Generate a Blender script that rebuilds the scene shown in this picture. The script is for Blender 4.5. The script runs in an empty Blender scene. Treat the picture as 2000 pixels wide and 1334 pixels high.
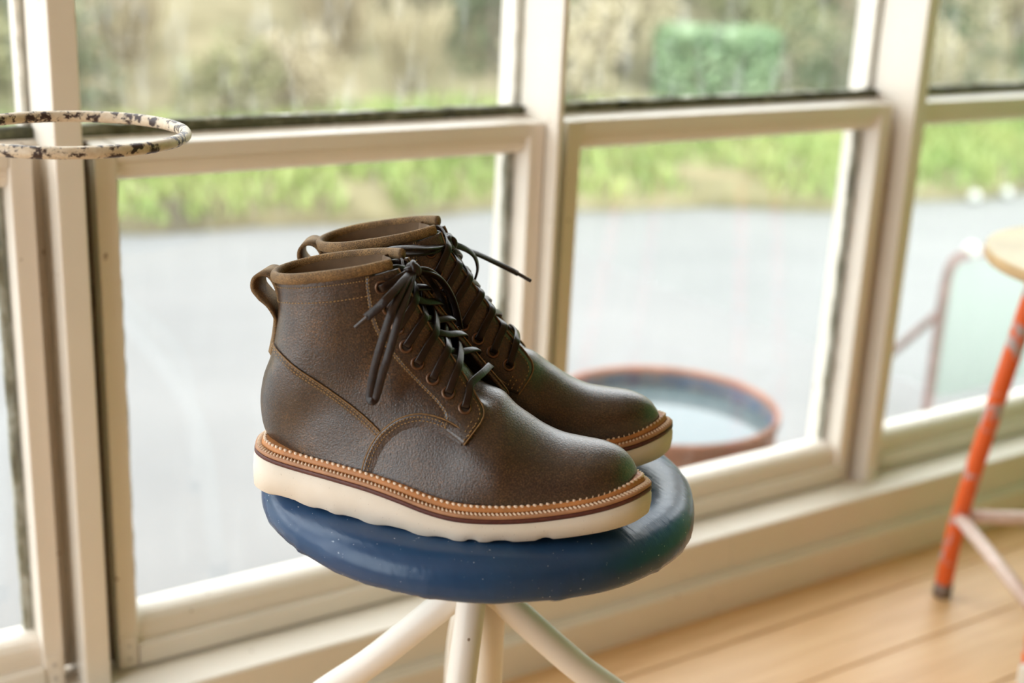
import bpy, bmesh, math, random
import numpy as np
from mathutils import Vector, Matrix, Quaternion
from mathutils.bvhtree import BVHTree

random.seed(7)
rng = np.random.default_rng(7)
scene = bpy.context.scene
COL = scene.collection

# ------------------------------------------------------------------ camera
cam_data = bpy.data.cameras.new('camera')
cam_data.sensor_width = 36.0
cam_data.lens = 2618.0 / 2000.0 * 36.0
cam_data.clip_start = 0.05
cam_data.clip_end = 200
cam = bpy.data.objects.new('camera', cam_data)
COL.objects.link(cam)
cam.matrix_world = Matrix(((0.83559623, 0.13107243, -0.53347817, 0.0),
                           (-0.54758374, 0.2764141, -0.78977673, 0.0),
                           (0.04394294, 0.95205843, 0.30274371, 0.9654),
                           (0, 0, 0, 1)))
cam_data.dof.use_dof = True
cam_data.dof.focus_distance = 1.03
cam_data.dof.aperture_fstop = 3.2
cam_data.dof.aperture_blades = 0
scene.camera = cam

# ------------------------------------------------------------------ world: even overcast sky
world = bpy.data.worlds.new('overcast_sky')
scene.world = world
world.use_nodes = True
wn = world.node_tree.nodes
bg = wn['Background']
bg.inputs['Color'].default_value = (0.94, 0.97, 1.0, 1)
bg.inputs['Strength'].default_value = 5.0

def portal(name, loc, rot, sx, sy):
    d = bpy.data.lights.new(name, 'AREA')
    d.shape = 'RECTANGLE'; d.size = sx; d.size_y = sy
    d.cycles.is_portal = True
    o = bpy.data.objects.new(name, d); COL.objects.link(o)
    o.location = loc; o.rotation_euler = rot
    return o

vs = scene.view_settings
vs.view_transform = 'Standard'
vs.look = 'None'
vs.gamma = 1.0
vs.use_curve_mapping = False
vs.exposure = 0.0

# ------------------------------------------------------------------ helpers
def link(o, parent=None):
    COL.objects.link(o)
    if parent is not None:
        o.parent = parent
    return o

def empty(name, loc=(0, 0, 0), parent=None):
    o = bpy.data.objects.new(name, None)
    o.empty_display_size = 0.05
    link(o, parent)
    o.location = loc
    return o

def tag(o, label, cat, group=None, kind=None):
    o['label'] = label
    if cat: o['category'] = cat
    if group: o['group'] = group
    if kind: o['kind'] = kind
    return o

def struct(o, label=None, cat=None):
    o['kind'] = 'structure'
    if label: o['label'] = label
    if cat: o['category'] = cat
    return o

def mobj(name, verts, faces, m, parent=None, smooth=True):
    me = bpy.data.meshes.new(name)
    me.from_pydata([tuple(map(float, v)) for v in verts], [], faces)
    me.validate()
    bm = bmesh.new(); bm.from_mesh(me)
    bmesh.ops.recalc_face_normals(bm, faces=bm.faces)
    bm.to_mesh(me); bm.free()
    if smooth:
        me.polygons.foreach_set('use_smooth', [True] * len(me.polygons))
    me.materials.append(m)
    return link(bpy.data.objects.new(name, me), parent)

def bobj(name, bm, m, parent=None, smooth=False):
    bmesh.ops.recalc_face_normals(bm, faces=bm.faces)
    me = bpy.data.meshes.new(name)
    bm.to_mesh(me); bm.free()
    if smooth:
        me.polygons.foreach_set('use_smooth', [True] * len(me.polygons))
    me.materials.append(m)
    return link(bpy.data.objects.new(name, me), parent)

def add_box(bm, lo, hi, bev=0.0):
    r = bmesh.ops.create_cube(bm, size=1.0)
    vs_ = r['verts']
    for v in vs_:
        v.co = Vector(((lo[0] + hi[0]) / 2 + v.co.x * (hi[0] - lo[0]),
                       (lo[1] + hi[1]) / 2 + v.co.y * (hi[1] - lo[1]),
                       (lo[2] + hi[2]) / 2 + v.co.z * (hi[2] - lo[2])))
    if bev > 0:
        es = set()
        for v in vs_:
            es.update(v.link_edges)
        bmesh.ops.bevel(bm, geom=list(es), offset=bev, segments=2, profile=0.5, affect='EDGES')

def box(name, lo, hi, m, parent=None, bev=0.0015):
    bm = bmesh.new(); add_box(bm, lo, hi, bev)
    return bobj(name, bm, m, parent)

def prism_x(name, prof, x0, x1, m, parent=None, smooth=False):
    """extrude a (y,z) profile along x"""
    n = len(prof)
    v = [(x0, p[0], p[1]) for p in prof] + [(x1, p[0], p[1]) for p in prof]
    fcs = [(i, (i + 1) % n, n + (i + 1) % n, n + i) for i in range(n)]
    fcs += [tuple(range(n)), tuple(range(2 * n - 1, n - 1, -1))]
    return mobj(name, v, fcs, m, parent, smooth)

def lathe(prof, n=48, wob=None):
    v = []; fcs = []
    for i, (r, z) in enumerate(prof):
        for k in range(n):
            a = 2 * math.pi * k / n
            rr, zz = (r, z) if wob is None else wob(r, z, a, i)
            v.append((rr * math.cos(a), rr * math.sin(a), zz))
    for i in range(len(prof) - 1):
        for k in range(n):
            a = i * n + k; b = i * n + (k + 1) % n
            fcs.append((a, b, b + n, a + n))
    fcs.append(tuple(range(n - 1, -1, -1)))
    fcs.append(tuple(range((len(prof) - 1) * n, len(prof) * n)))
    return v, fcs

def catmull(P, n, closed=False):
    """resample control points (any dimension) with a centripetal-like Catmull-Rom spline, n samples evenly in arc length"""
    P = np.asarray(P, float)
    N = len(P)
    out = []
    segs = N if closed else N - 1
    def g(i):
        if closed: return P[i % N]
        if i < 0: return 2 * P[0] - P[1]
        if i >= N: return 2 * P[-1] - P[-2]
        return P[i]
    for i in range(segs):
        p0, p1, p2, p3 = g(i - 1), g(i), g(i + 1), g(i + 2)
        for t in np.linspace(0, 1, 24, endpoint=False):
            out.append(0.5 * ((2 * p1) + (-p0 + p2) * t + (2 * p0 - 5 * p1 + 4 * p2 - p3) * t * t + (-p0 + 3 * p1 - 3 * p2 + p3) * t ** 3))
    if not closed: out.append(P[-1])
    else: out.append(out[0])
    out = np.array(out)
    d = np.r_[0, np.cumsum(np.linalg.norm(np.diff(out, axis=0), axis=1))]
    s = np.linspace(0, d[-1], n, endpoint=not closed)
    return np.stack([np.interp(s, d, out[:, k]) for k in range(out.shape[1])], 1)

def sweep(path, prof, up=None, closed=False, scale=None, caps=True):
    """sweep a closed 2D profile (side, up) along a path of points; up = list of up vectors or one"""
    P = [Vector(p) for p in path]
    n = len(P); m = len(prof)
    T = []
    for i in range(n):
        a = P[(i - 1) % n] if (closed or i > 0) else P[i]
        b = P[(i + 1) % n] if (closed or i < n - 1) else P[i]
        t = (b - a)
        T.append(t.normalized() if t.length > 1e-9 else Vector((1, 0, 0)))
    U = []
    if up is None:
        u = T[0].orthogonal().normalized()
        for i in range(n):
            u = (u - T[i] * u.dot(T[i]))
            u = u.normalized() if u.length > 1e-6 else T[i].orthogonal().normalized()
            U.append(u.copy())
    else:
        for i in range(n):
            u = Vector(up[i]) if isinstance(up, (list, np.ndarray)) and not isinstance(up[0], (float, int)) else Vector(up)
            u = u - T[i] * u.dot(T[i])
            U.append(u.normalized() if u.length > 1e-5 else (U[-1] if U else T[i].orthogonal().normalized()))
    v = []; fcs = []
    for i in range(n):
        s = T[i].cross(U[i]).normalized()
        k = 1.0 if scale is None else scale[i]
        for (a, b) in prof:
            v.append(P[i] + s * (a * k) + U[i] * (b * k))
    rings = n if closed else n - 1
    for i in range(rings):
        j = (i + 1) % n
        for q in range(m):
            r = (q + 1) % m
            fcs.append((i * m + q, i * m + r, j * m + r, j * m + q))
    if not closed and caps:
        fcs.append(tuple(range(m - 1, -1, -1)))
        fcs.append(tuple(range((n - 1) * m, n * m)))
    return [tuple(q) for q in v], fcs

def circ(r, n=12):
    return [(r * math.cos(2 * math.pi * k / n), r * math.sin(2 * math.pi * k / n)) for k in range(n)]

def rrect(w, h, r=0.35):
    """rounded rectangle profile, w wide h high"""
    a, b = w / 2, h / 2
    c = min(a, b) * (r * 2)
    pts = []
    for (sx, sy, a0) in ((1, 1, 0), (-1, 1, 90), (-1, -1, 180), (1, -1, 270)):
        for k in range(3):
            t = math.radians(a0 + 45 * k)
            pts.append((sx * (a - c) + c * math.cos(t), sy * (b - c) + c * math.sin(t)))
    return pts

class MB:
    """collects pieces into one mesh"""
    def __init__(s): s.v = []; s.f = []
    def add(s, v, f):
        o = len(s.v); s.v += list(v); s.f += [tuple(i + o for i in q) for q in f]
    def obj(s, name, m, parent=None, smooth=True):
        return mobj(name, s.v, s.f, m, parent, smooth)

def torus(c, n, R_, r_, N=20, M_=8):
    n = Vector(n).normalized(); u = n.orthogonal().normalized(); w = n.cross(u)
    v = []; f = []
    for i in range(N):
        a = 2 * math.pi * i / N
        d = u * math.cos(a) + w * math.sin(a)
        for j in range(M_):
            b = 2 * math.pi * j / M_
            v.append(tuple(Vector(c) + d * (R_ + r_ * math.cos(b)) + n * (r_ * math.sin(b))))
    for i in range(N):
        for j in range(M_):
            f.append((i * M_ + j, ((i + 1) % N) * M_ + j, ((i + 1) % N) * M_ + (j + 1) % M_, i * M_ + (j + 1) % M_))
    return v, f

# ------------------------------------------------------------------ materials
class NT:
    def __init__(s, name):
        s.m = bpy.data.materials.new(name); s.m.use_nodes = True
        s.t = s.m.node_tree; s.n = s.t.nodes; s.l = s.t.links
        s.b = s.n['Principled BSDF']; s.out = s.n['Material Output']
        s.co = s.n.new('ShaderNodeTexCoord').outputs['Object']
    def noise(s, scale, detail=4, rough=0.55, vec=None, dist=0.0):
        q = s.n.new('ShaderNodeTexNoise'); q.inputs['Scale'].default_value = scale
        q.inputs['Detail'].default_value = detail; q.inputs['Roughness'].default_value = rough
        q.inputs['Distortion'].default_value = dist
        s.l.new(vec if vec is not None else s.co, q.inputs['Vector'])
        return q.outputs['Fac']
    def voro(s, scale, vec=None):
        q = s.n.new('ShaderNodeTexVoronoi'); q.inputs['Scale'].default_value = scale
        s.l.new(vec if vec is not None else s.co, q.inputs['Vector'])
        return q.outputs['Distance']
    def mapping(s, scale=(1, 1, 1), rot=(0, 0, 0)):
        q = s.n.new('ShaderNodeMapping'); q.inputs['Scale'].default_value = scale; q.inputs['Rotation'].default_value = rot
        s.l.new(s.co, q.inputs['Vector']); return q.outputs['Vector']
    def ramp(s, fac, stops):
        q = s.n.new('ShaderNodeValToRGB')
        e = q.color_ramp.elements
        e[0].position, e[0].color = stops[0][0], (*stops[0][1], 1)
        e[1].position, e[1].color = stops[-1][0], (*stops[-1][1], 1)
        for p, c in stops[1:-1]:
            x = e.new(p); x.color = (*c, 1)
        s.l.new(fac, q.inputs['Fac']); return q.outputs['Color']
    def mix(s, fac, a, b, blend='MIX'):
        q = s.n.new('ShaderNodeMix'); q.data_type = 'RGBA'; q.blend_type = blend
        for sock, val in ((q.inputs['Factor'], fac), (q.inputs['A'], a), (q.inputs['B'], b)):
            if isinstance(val, (int, float)): sock.default_value = val
            elif isinstance(val, tuple): sock.default_value = (*val, 1)
            else: s.l.new(val, sock)
        return q.outputs['Result']
    def math(s, op, a, b=None):
        q = s.n.new('ShaderNodeMath'); q.operation = op
        for sock, val in ((q.inputs[0], a), (q.inputs[1], b)):
            if val is None: continue
            if isinstance(val, (int, float)): sock.default_value = val
            else: s.l.new(val, sock)
        return q.outputs[0]
    def color(s, c):
        if isinstance(c, tuple): s.b.inputs['Base Color'].default_value = (*c, 1)
        else: s.l.new(c, s.b.inputs['Base Color'])
        return s
    def set(s, **k):
        for key, val in k.items():
            sock = s.b.inputs[key.replace('_', ' ')]
            if isinstance(val, tuple): sock.default_value = (*val, 1) if len(val) == 3 else val
            elif isinstance(val, (int, float)): sock.default_value = val
            else: s.l.new(val, sock)
        return s
    def bump(s, h, strength=0.3, dist=0.002):
        q = s.n.new('ShaderNodeBump'); q.inputs['Strength'].default_value = strength
        q.inputs['Distance'].default_value = dist
        s.l.new(h, q.inputs['Height']); s.l.new(q.outputs['Normal'], s.b.inputs['Normal'])
        return s

def plain(name, c, rough=0.5, metal=0.0, var=0.0, vscale=20):
    t = NT(name)
    if var > 0:
        lo = tuple(x * (1 - var) for x in c); hi = tuple(min(1, x * (1 + var)) for x in c)
        t.color(t.ramp(t.noise(vscale), [(0.3, lo), (0.7, hi)]))
    else:
        t.color(c)
    t.set(Roughness=rough, Metallic=metal)
    return t.m

def m_leather(name='waxed_suede', k=1.0):
    t = NT(name)
    big = t.noise(17, 4, 0.6)
    mid = t.noise(55, 3, 0.6)
    col = t.ramp(big, [(0.32, (0.016 * k, 0.0075 * k, 0.0050 * k)), (0.5, (0.044 * k, 0.022 * k, 0.0115 * k)), (0.66, (0.150 * k, 0.078 * k, 0.028 * k))])
    col2 = t.ramp(mid, [(0.35, (0.030 * k, 0.018 * k, 0.014 * k)), (0.7, (0.090 * k, 0.053 * k, 0.026 * k))])
    col = t.mix(0.45, col, col2)
    blue = t.math('GREATER_THAN', t.noise(12, 2), 0.50)
    bsoft = t.ramp(t.noise(13, 2), [(0.48, (0, 0, 0)), (0.66, (0.5, 0.5, 0.5))])
    col = t.mix(bsoft, col, (0.056 * k, 0.040 * k, 0.038 * k))
    sp = t.noise(800, 3, 0.75)
    spc = t.ramp(sp, [(0.34, (0.25, 0.24, 0.23)), (0.5, (0.9, 0.9, 0.9)), (0.68, (2.9, 2.5, 1.9))])
    col = t.mix(1.0, col, spc, 'MULTIPLY')
    t.color(col)
    t.set(Roughness=0.42, Coat_Weight=0.65, Coat_Roughness=0.22, Coat_IOR=1.68, Sheen_Weight=0.05, Sheen_Roughness=0.4, Sheen_Tint=(1.0, 0.78, 0.5))
    t.b.inputs['Specular IOR Level'].default_value = 0.42
    t.bump(t.math('ADD', t.noise(650, 3, 0.7), t.math('MULTIPLY', t.noise(45, 3), 0.6)), 0.33, 0.0011)
    t.l.new(t.b.inputs['Normal'].links[0].from_socket, t.b.inputs['Coat Normal'])
    return t.m

def m_lace():
    t = NT('lace_leather')
    t.color(t.ramp(t.noise(180, 3), [(0.3, (0.010, 0.0055, 0.004)), (0.7, (0.022, 0.012, 0.008))])).set(Roughness=0.30)
    t.b.inputs['Specular IOR Level'].default_value = 0.32
    t.bump(t.noise(500, 3), 0.3, 0.0006)
    return t.m

def m_collar():
    t = NT('ochre_suede')
    c = t.ramp(t.noise(60, 4, 0.6), [(0.3, (0.085, 0.048, 0.018)), (0.7, (0.235, 0.142, 0.055))])
    c = t.mix(1.0, c, t.ramp(t.noise(1200, 2, 0.7), [(0.36, (0.45, 0.43, 0.4)), (0.52, (1, 1, 1)), (0.68, (1.8, 1.65, 1.4))]), 'MULTIPLY')
    t.color(c).set(Roughness=0.75, Sheen_Weight=0.2, Sheen_Tint=(1.0, 0.8, 0.5))
    t.bump(t.noise(700, 3, 0.7), 0.5, 0.001)
    return t.m

def m_paint(name='cream_paint', base=(0.80, 0.745, 0.655)):
    t = NT(name)
    d = t.ramp(t.noise(6, 5, 0.6), [(0.25, tuple(x * 0.93 for x in base)), (0.6, base)])
    sp = t.ramp(t.noise(70, 2, 0.5), [(0.235, (0.35, 0.27, 0.2)), (0.262, (1, 1, 1))])
    t.color(t.mix(1.0, d, sp, 'MULTIPLY'))
    t.set(Roughness=0.36)
    t.bump(t.noise(60, 3), 0.12, 0.002)
    return t.m

def m_glass(name, dirt=0.0):
    m = bpy.data.materials.new(name); m.use_nodes = True
    n = m.node_tree.nodes; l = m.node_tree.links
    n.remove(n['Principled BSDF'])
    out = n['Material Output']
    tr = n.new('ShaderNodeBsdfTransparent'); tr.inputs['Color'].default_value = (0.985, 0.995, 0.99, 1)
    gl = n.new('ShaderNodeBsdfGlossy'); gl.inputs['Roughness'].default_value = 0.0
    lw = n.new('ShaderNodeLayerWeight'); lw.inputs['Blend'].default_value = 0.5
    pw = n.new('ShaderNodeMath'); pw.operation = 'POWER'; pw.inputs[1].default_value = 5.0
    l.new(lw.outputs['Facing'], pw.inputs[0])
    fr = n.new('ShaderNodeMath'); fr.operation = 'MULTIPLY_ADD'; fr.inputs[1].default_value = 0.95; fr.inputs[2].default_value = 0.04
    l.new(pw.outputs[0], fr.inputs[0])
    mx = n.new('ShaderNodeMixShader')
    l.new(fr.outputs[0], mx.inputs[0]); l.new(tr.outputs[0], mx.inputs[1]); l.new(gl.outputs[0], mx.inputs[2])
    last = mx.outputs[0]
    if dirt > 0:
        tc = n.new('ShaderNodeTexCoord')
        mp = n.new('ShaderNodeMapping'); mp.inputs['Scale'].default_value = (45, 45, 16)
        l.new(tc.outputs['Object'], mp.inputs['Vector'])
        nz = n.new('ShaderNodeTexNoise'); nz.inputs['Scale'].default_value = 1.0; nz.inputs['Detail'].default_value = 5
        l.new(mp.outputs[0], nz.inputs['Vector'])
        rp = n.new('ShaderNodeValToRGB'); rp.color_ramp.elements[0].position = 0.5; rp.color_ramp.elements[1].position = 0.78
        rp.color_ramp.elements[1].color = (dirt * 2.5, dirt * 2.5, dirt * 2.5, 1)
        rp.color_ramp.elements[0].color = (dirt * 0.35, dirt * 0.35, dirt * 0.35, 1)
        l.new(nz.outputs['Fac'], rp.inputs['Fac'])
        df = n.new('ShaderNodeBsdfTranslucent'); df.inputs['Color'].default_value = (0.85, 0.87, 0.85, 1)
        m2 = n.new('ShaderNodeMixShader')
        l.new(rp.outputs[0], m2.inputs[0]); l.new(last, m2.inputs[1]); l.new(df.outputs[0], m2.inputs[2])
        last = m2.outputs[0]
    l.new(last, out.inputs['Surface'])
    return m

def m_wood_floor():
    t = NT('pine_boards')
    v = t.mapping((3.0, 55, 30))
    v2 = t.mapping((0.7, 6, 4))
    g = t.noise(1.0, 6, 0.6, v, 1.2)
    b = t.noise(1.0, 3, 0.5, v2, 0.6)
    c = t.ramp(g, [(0.3, (0.56, 0.31, 0.125)), (0.55, (0.70, 0.43, 0.205)), (0.75, (0.80, 0.55, 0.30))])
    c = t.mix(t.ramp(b, [(0.35, (0.0, 0.0, 0.0)), (0.7, (0.6, 0.6, 0.6))]), c, (0.74, 0.52, 0.31))
    kn = t.voro(1.0, t.mapping((2.6, 7.5, 6)))
    c = t.mix(t.ramp(kn, [(0.035, (0.85, 0.85, 0.85)), (0.075, (0, 0, 0))]), c, (0.16, 0.075, 0.035))
    t.color(c).set(Roughness=0.42)
    t.bump(g, 0.15, 0.001)
    return t.m

def m_weather():
    t = NT('weathered_putty')
    c = t.ramp(t.noise(38, 5, 0.65, t.mapping((1, 1, 0.35))), [(0.3, (0.05, 0.045, 0.03)), (0.45, (0.17, 0.165, 0.11)), (0.58, (0.40, 0.39, 0.33)), (0.75, (0.55, 0.54, 0.49))])
    t.color(c).set(Roughness=0.9)
    t.bump(t.noise(120, 4), 0.6, 0.003)
    return t.m

def m_mould():
    t = NT('mossy_bead')
    c = t.ramp(t.noise(30, 5, 0.65), [(0.3, (0.03, 0.03, 0.022)), (0.5, (0.10, 0.10, 0.05)), (0.66, (0.28, 0.27, 0.19)), (0.8, (0.42, 0.41, 0.35))])
    t.color(c).set(Roughness=0.9)
    t.bump(t.noise(150, 4), 0.6, 0.003)
    return t.m

def m_flaky(name, paint, under, cover=0.5, scale=26, soft=0.03, dirt=(0.45, 0.32, 0.18)):
    t = NT(name)
    nz = t.noise(scale, 6, 0.62, None, 0.3)
    p = t.ramp(t.noise(scale * 2.3, 4), [(0.35, paint), (0.75, tuple(a * 0.55 + b * 0.45 for a, b in zip(paint, dirt)))])
    f = t.ramp(nz, [(cover - soft, (0, 0, 0)), (cover + soft, (1, 1, 1))])
    t.color(t.mix(f, p, under))
    t.set(Roughness=0.45)
    t.bump(t.math('SUBTRACT', 1.0, t.math('MULTIPLY', t.math('GREATER_THAN', nz, cover), 1.0)), 0.5, 0.0012)
    return t.m

def m_vinyl():
    t = NT('blue_vinyl')
    c = t.ramp(t.noise(9, 4), [(0.3, (0.012, 0.048, 0.125)), (0.7, (0.022, 0.074, 0.172))])
    dust = t.ramp(t.noise(420, 1, 0.5), [(0.755, (0, 0, 0)), (0.79, (0.8, 0.8, 0.8))])
    c = t.mix(dust, c, (0.45, 0.55, 0.65))
    t.color(c).set(Roughness=0.27)
    t.b.inputs['Specular IOR Level'].default_value = 0.42
    scr = t.noise(1.0, 4, 0.6, t.mapping((180, 22, 60), (0, 0, 0.6)))
    t.bump(t.math('ADD', t.noise(30, 3), t.math('MULTIPLY', scr, 0.35)), 0.32, 0.003)
    return t.m

def m_sole():
    t = NT('white_crepe_rubber')
    c = t.ramp(t.noise(22, 3), [(0.3, (0.70, 0.64, 0.53)), (0.7, (0.78, 0.73, 0.63))])
    sp = t.ramp(t.voro(330), [(0.055, (0.35, 0.3, 0.24)), (0.09, (1, 1, 1))])
    t.color(t.mix(1.0, c, sp, 'MULTIPLY')).set(Roughness=0.75)
    t.bump(t.noise(500, 3), 0.2, 0.0006)
    return t.m

def m_asphalt():
    t = NT('pale_tarmac')
    c = t.ramp(t.noise(1.3, 5, 0.6), [(0.3, (0.152, 0.152, 0.150)), (0.7, (0.190, 0.187, 0.182))])
    t.color(c).set(Roughness=0.55)
    t.bump(t.noise(90, 3), 0.3, 0.004)
    return t.m

def m_bank():
    t = NT('bank_earth_and_turf')
    c = t.ramp(t.noise(2.0, 6, 0.65), [(0.3, (0.10, 0.085, 0.05)), (0.5, (0.19, 0.165, 0.085)), (0.7, (0.30, 0.26, 0.15))])
    t.color(c).set(Roughness=0.95)
    return t.m

def m_leaf(name, lo, hi):
    t = NT(name)
    c = t.ramp(t.noise(3.5, 4, 0.7), [(0.3, lo), (0.7, hi)])
    t.color(c).set(Roughness=0.6)
    t.b.inputs['Transmission Weight'].default_value = 0.0
    return t.m

MAT = dict(
    paint=m_paint(),
    leather=m_leather('waxed_suede', 0.62),
    edge=plain('raw_leather_edge', (0.21, 0.122, 0.046), 0.75, var=0.3, vscale=300),
    collar=m_collar(),
    lining=plain('suede_lining', (0.105, 0.062, 0.028), 0.8, var=0.2, vscale=80),
    lace=m_lace(),
    aglet=plain('dark_lace_tip', (0.05, 0.04, 0.038), 0.25),
    brass=plain('bronze_eyelet', (0.16, 0.095, 0.06), 0.34, 0.7),
    thread=plain('tan_thread', (0.33, 0.205, 0.075), 0.8),
    ivory=plain('ivory_welt_thread', (0.76, 0.60, 0.45), 0.75, var=0.1, vscale=400),
    welt=plain('tan_welt_leather', (0.47, 0.205, 0.068), 0.5, var=0.22, vscale=60),
    weltlt=plain('pale_welt_leather', (0.42, 0.22, 0.115), 0.55, var=0.15, vscale=90),
    midsole=plain('oxblood_midsole', (0.095, 0.028, 0.022), 0.5, var=0.25, vscale=300),
    sole=m_sole(),
    vinyl=m_vinyl(),
    enamel=m_paint('white_enamel', (0.84, 0.80, 0.72)),
    weather=m_weather(), mould=m_mould(),
    glass=m_glass('flare_haze_glass', 0.012), glassd=m_glass('streaky_glass', 0.035),  # first: faint haze painted in for flare; second: real streaks and dirt
    floor=m_wood_floor(),
    gapshade=plain('gap_shade_stop', (0.10, 0.065, 0.04), 0.8, var=0.3, vscale=30),  # dark brown painted in for the shade between sash and post
    gap=plain('dark_gap', (0.03, 0.02, 0.012), 0.9),
    ringp=m_flaky('flaking_cream_paint', (0.70, 0.62, 0.48), (0.040, 0.022, 0.02), 0.535, 95),
    orange=m_flaky('chipped_orange_paint', (0.78, 0.13, 0.022), (0.46, 0.40, 0.40), 0.575, 34, dirt=(0.7, 0.1, 0.02)),
    worn=m_flaky('worn_rail_paint', (0.74, 0.60, 0.54), (0.56, 0.22, 0.13), 0.62, 24),
    foot=plain('dirty_steel_foot', (0.20, 0.16, 0.14), 0.6, var=0.4, vscale=60),
    palewood=plain('pale_plywood', (0.72, 0.62, 0.43), 0.5, var=0.12, vscale=12),
    plywood=plain('plywood_edge', (0.66, 0.46, 0.24), 0.6, var=0.15, vscale=30),
    asphalt=m_asphalt(), bank=m_bank(),
    grass=m_leaf('bright_grass', (0.20, 0.30, 0.075), (0.46, 0.50, 0.19)),
    leafa=m_leaf('olive_leaf', (0.13, 0.14, 0.06), (0.32, 0.31, 0.14)),
    leafb=m_leaf('dry_leaf', (0.32, 0.27, 0.16), (0.54, 0.46, 0.30)),
    leafc=m_leaf('dark_leaf', (0.05, 0.07, 0.035), (0.13, 0.16, 0.065)),
    leafg=m_leaf('vivid_leaf', (0.19, 0.31, 0.155), (0.36, 0.46, 0.26)),
    twig=plain('twig', (0.16, 0.115, 0.08), 0.9),
    rust=plain('rusty_brown_drum', (0.34, 0.15, 0.095), 0.7, var=0.3, vscale=9),
    drumrim=m_flaky('blue_drum_inside', (0.075, 0.125, 0.21), (0.20, 0.13, 0.11), 0.58, 9),
    water=NT('still_water').color((0.10, 0.14, 0.15)).set(Roughness=0.06, IOR=1.33).m,
    rustpost=plain('faded_rust_tube', (0.22, 0.13, 0.12), 0.7, var=0.25, vscale=20),
    panel=plain('pale_green_panel', (0.30, 0.33, 0.31), 0.5),
    cream=plain('warm_wall', (0.62, 0.37, 0.19), 0.8, var=0.04, vscale=3),
    green=plain('green_wall', (0.25, 0.56, 0.20), 0.7, var=0.06, vscale=3),
    ceil=plain('warm_ceiling', (0.66, 0.46, 0.28), 0.8),
    stone=plain('white_stone', (0.62, 0.62, 0.58), 0.6),
    screw=plain('painted_screw', (0.55, 0.50, 0.44), 0.4),
    cardw=plain('ivory_card', (0.86, 0.84, 0.76), 0.5),
)

# ================================================================== ROOM
X0, X1 = -1.30, 2.36      # left and right walls
YB = -1.70                # back wall
ZC = 2.25                 # ceiling
SILL = 0.113
YG_UP, YG_LO = 1.430, 1.396

# floor with boards running along the window
fl = struct(box('floor', (X0, YB, -0.06), (X1, 1.36, -0.024), MAT['gap'], None, 0), 'honey coloured pine board floor', 'floor')
ys = [1.345, 1.210, 1.081, 0.951]
while ys[-1] > YB + 0.02:
    ys.append(max(ys[-1] - 0.131, YB))
for a, b in zip(ys[:-1], ys[1:]):
    bm = bmesh.new()
    add_box(bm, (X0, b + 0.0012, -0.024), (X1, a - 0.0012, 0.0 + random.uniform(-0.0006, 0.0006)), 0.0014)
    o = bobj('plank', bm, MAT['floor'], fl)

struct(box('ceiling', (X0, YB, ZC), (X1, 1.5, ZC + 0.05), MAT['ceil'], None, 0), 'warm cream ceiling', 'ceiling')
struct(box('wall_back', (X0, YB - 0.08, 0), (X1, YB, ZC), MAT['cream'], None, 0), 'warm tan wall opposite the window', 'wall')
struct(box('wall_right', (X1, YB, 0), (X1 + 0.08, 1.5, ZC), MAT['green'], None, 0), 'green painted end wall', 'wall')
# left wall: a glazed wall, low dado below and header above
bm = bmesh.new()
add_box(bm, (X0 - 0.08, YB, 0), (X0, 1.5, 0.35), 0)
add_box(bm, (X0 - 0.08, YB, 2.10), (X0, 1.5, ZC), 0)
add_box(bm, (X0 - 0.08, YB, 0.35), (X0, 0.0, 2.10), 0)
add_box(bm, (X0 - 0.08, 1.30, 0.35), (X0, 1.5, 2.10), 0)
struct(bobj('wall_left', bm, MAT['cream']), 'cream dado wall under the side glazing', 'wall')
w5 = struct(empty('window_5', (X0 - 0.04, 0, 0.35)), 'tall side window of the porch', 'window')
for i, (ya, yb) in enumerate(((0.0, 0.65), (0.65, 1.30))):
    box('pane', (-0.003, ya + 0.02, 0.02), (0.003, yb - 0.02, 1.73), MAT['glass'], w5, 0)
    box('mullion', (-0.03, yb - 0.025, 0), (0.03, yb + (0.025 if i < 1 else 0), 1.75), MAT['paint'], w5)
portal('side_window_light', (X0 - 0.001, 0.65, 1.22), (0, -math.pi / 2, 0), 1.75, 1.30)
portal('front_window_light', (0.65, 1.47, 1.0), (-math.pi / 2, 0, 0), 3.6, 1.9)

# ------------------------------------------------------------------ window wall: skirting, sill, posts
prism = [(1.282, 0.0), (1.282, 0.0505), (1.2845, 0.053), (1.303, 0.0545), (1.303, 0.0)]
struct(prism_x('baseboard_front', prism, X0, X1, MAT['paint']), 'cream painted skirting board below the window', 'skirting')
fas = [(1.302, 0.054), (1.302, 0.1105), (1.3045, 0.113), (1.352, 0.113), (1.50, 0.105), (1.50, 0.0), (1.304, 0.0), (1.304, 0.054)]
struct(prism_x('trim_1', fas, X0, 1.289, MAT['paint']), 'cream painted timber sill, longer length', 'sill')
struct(prism_x('trim_2', fas, 1.290, X1, MAT['paint']), 'cream painted timber sill, shorter length', 'sill')
# wall below sill outside
struct(box('wall_front', (X0, 1.40, -0.30), (X1, 1.50, 0.10), MAT['cream'], None, 0), 'low outer wall under the sill', 'wall')
struct(box('trim_3', (X0, 1.343, 1.80), (X1, 1.50, ZC), MAT['paint'], None), 'cream painted timber head above the window', 'window head')

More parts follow.
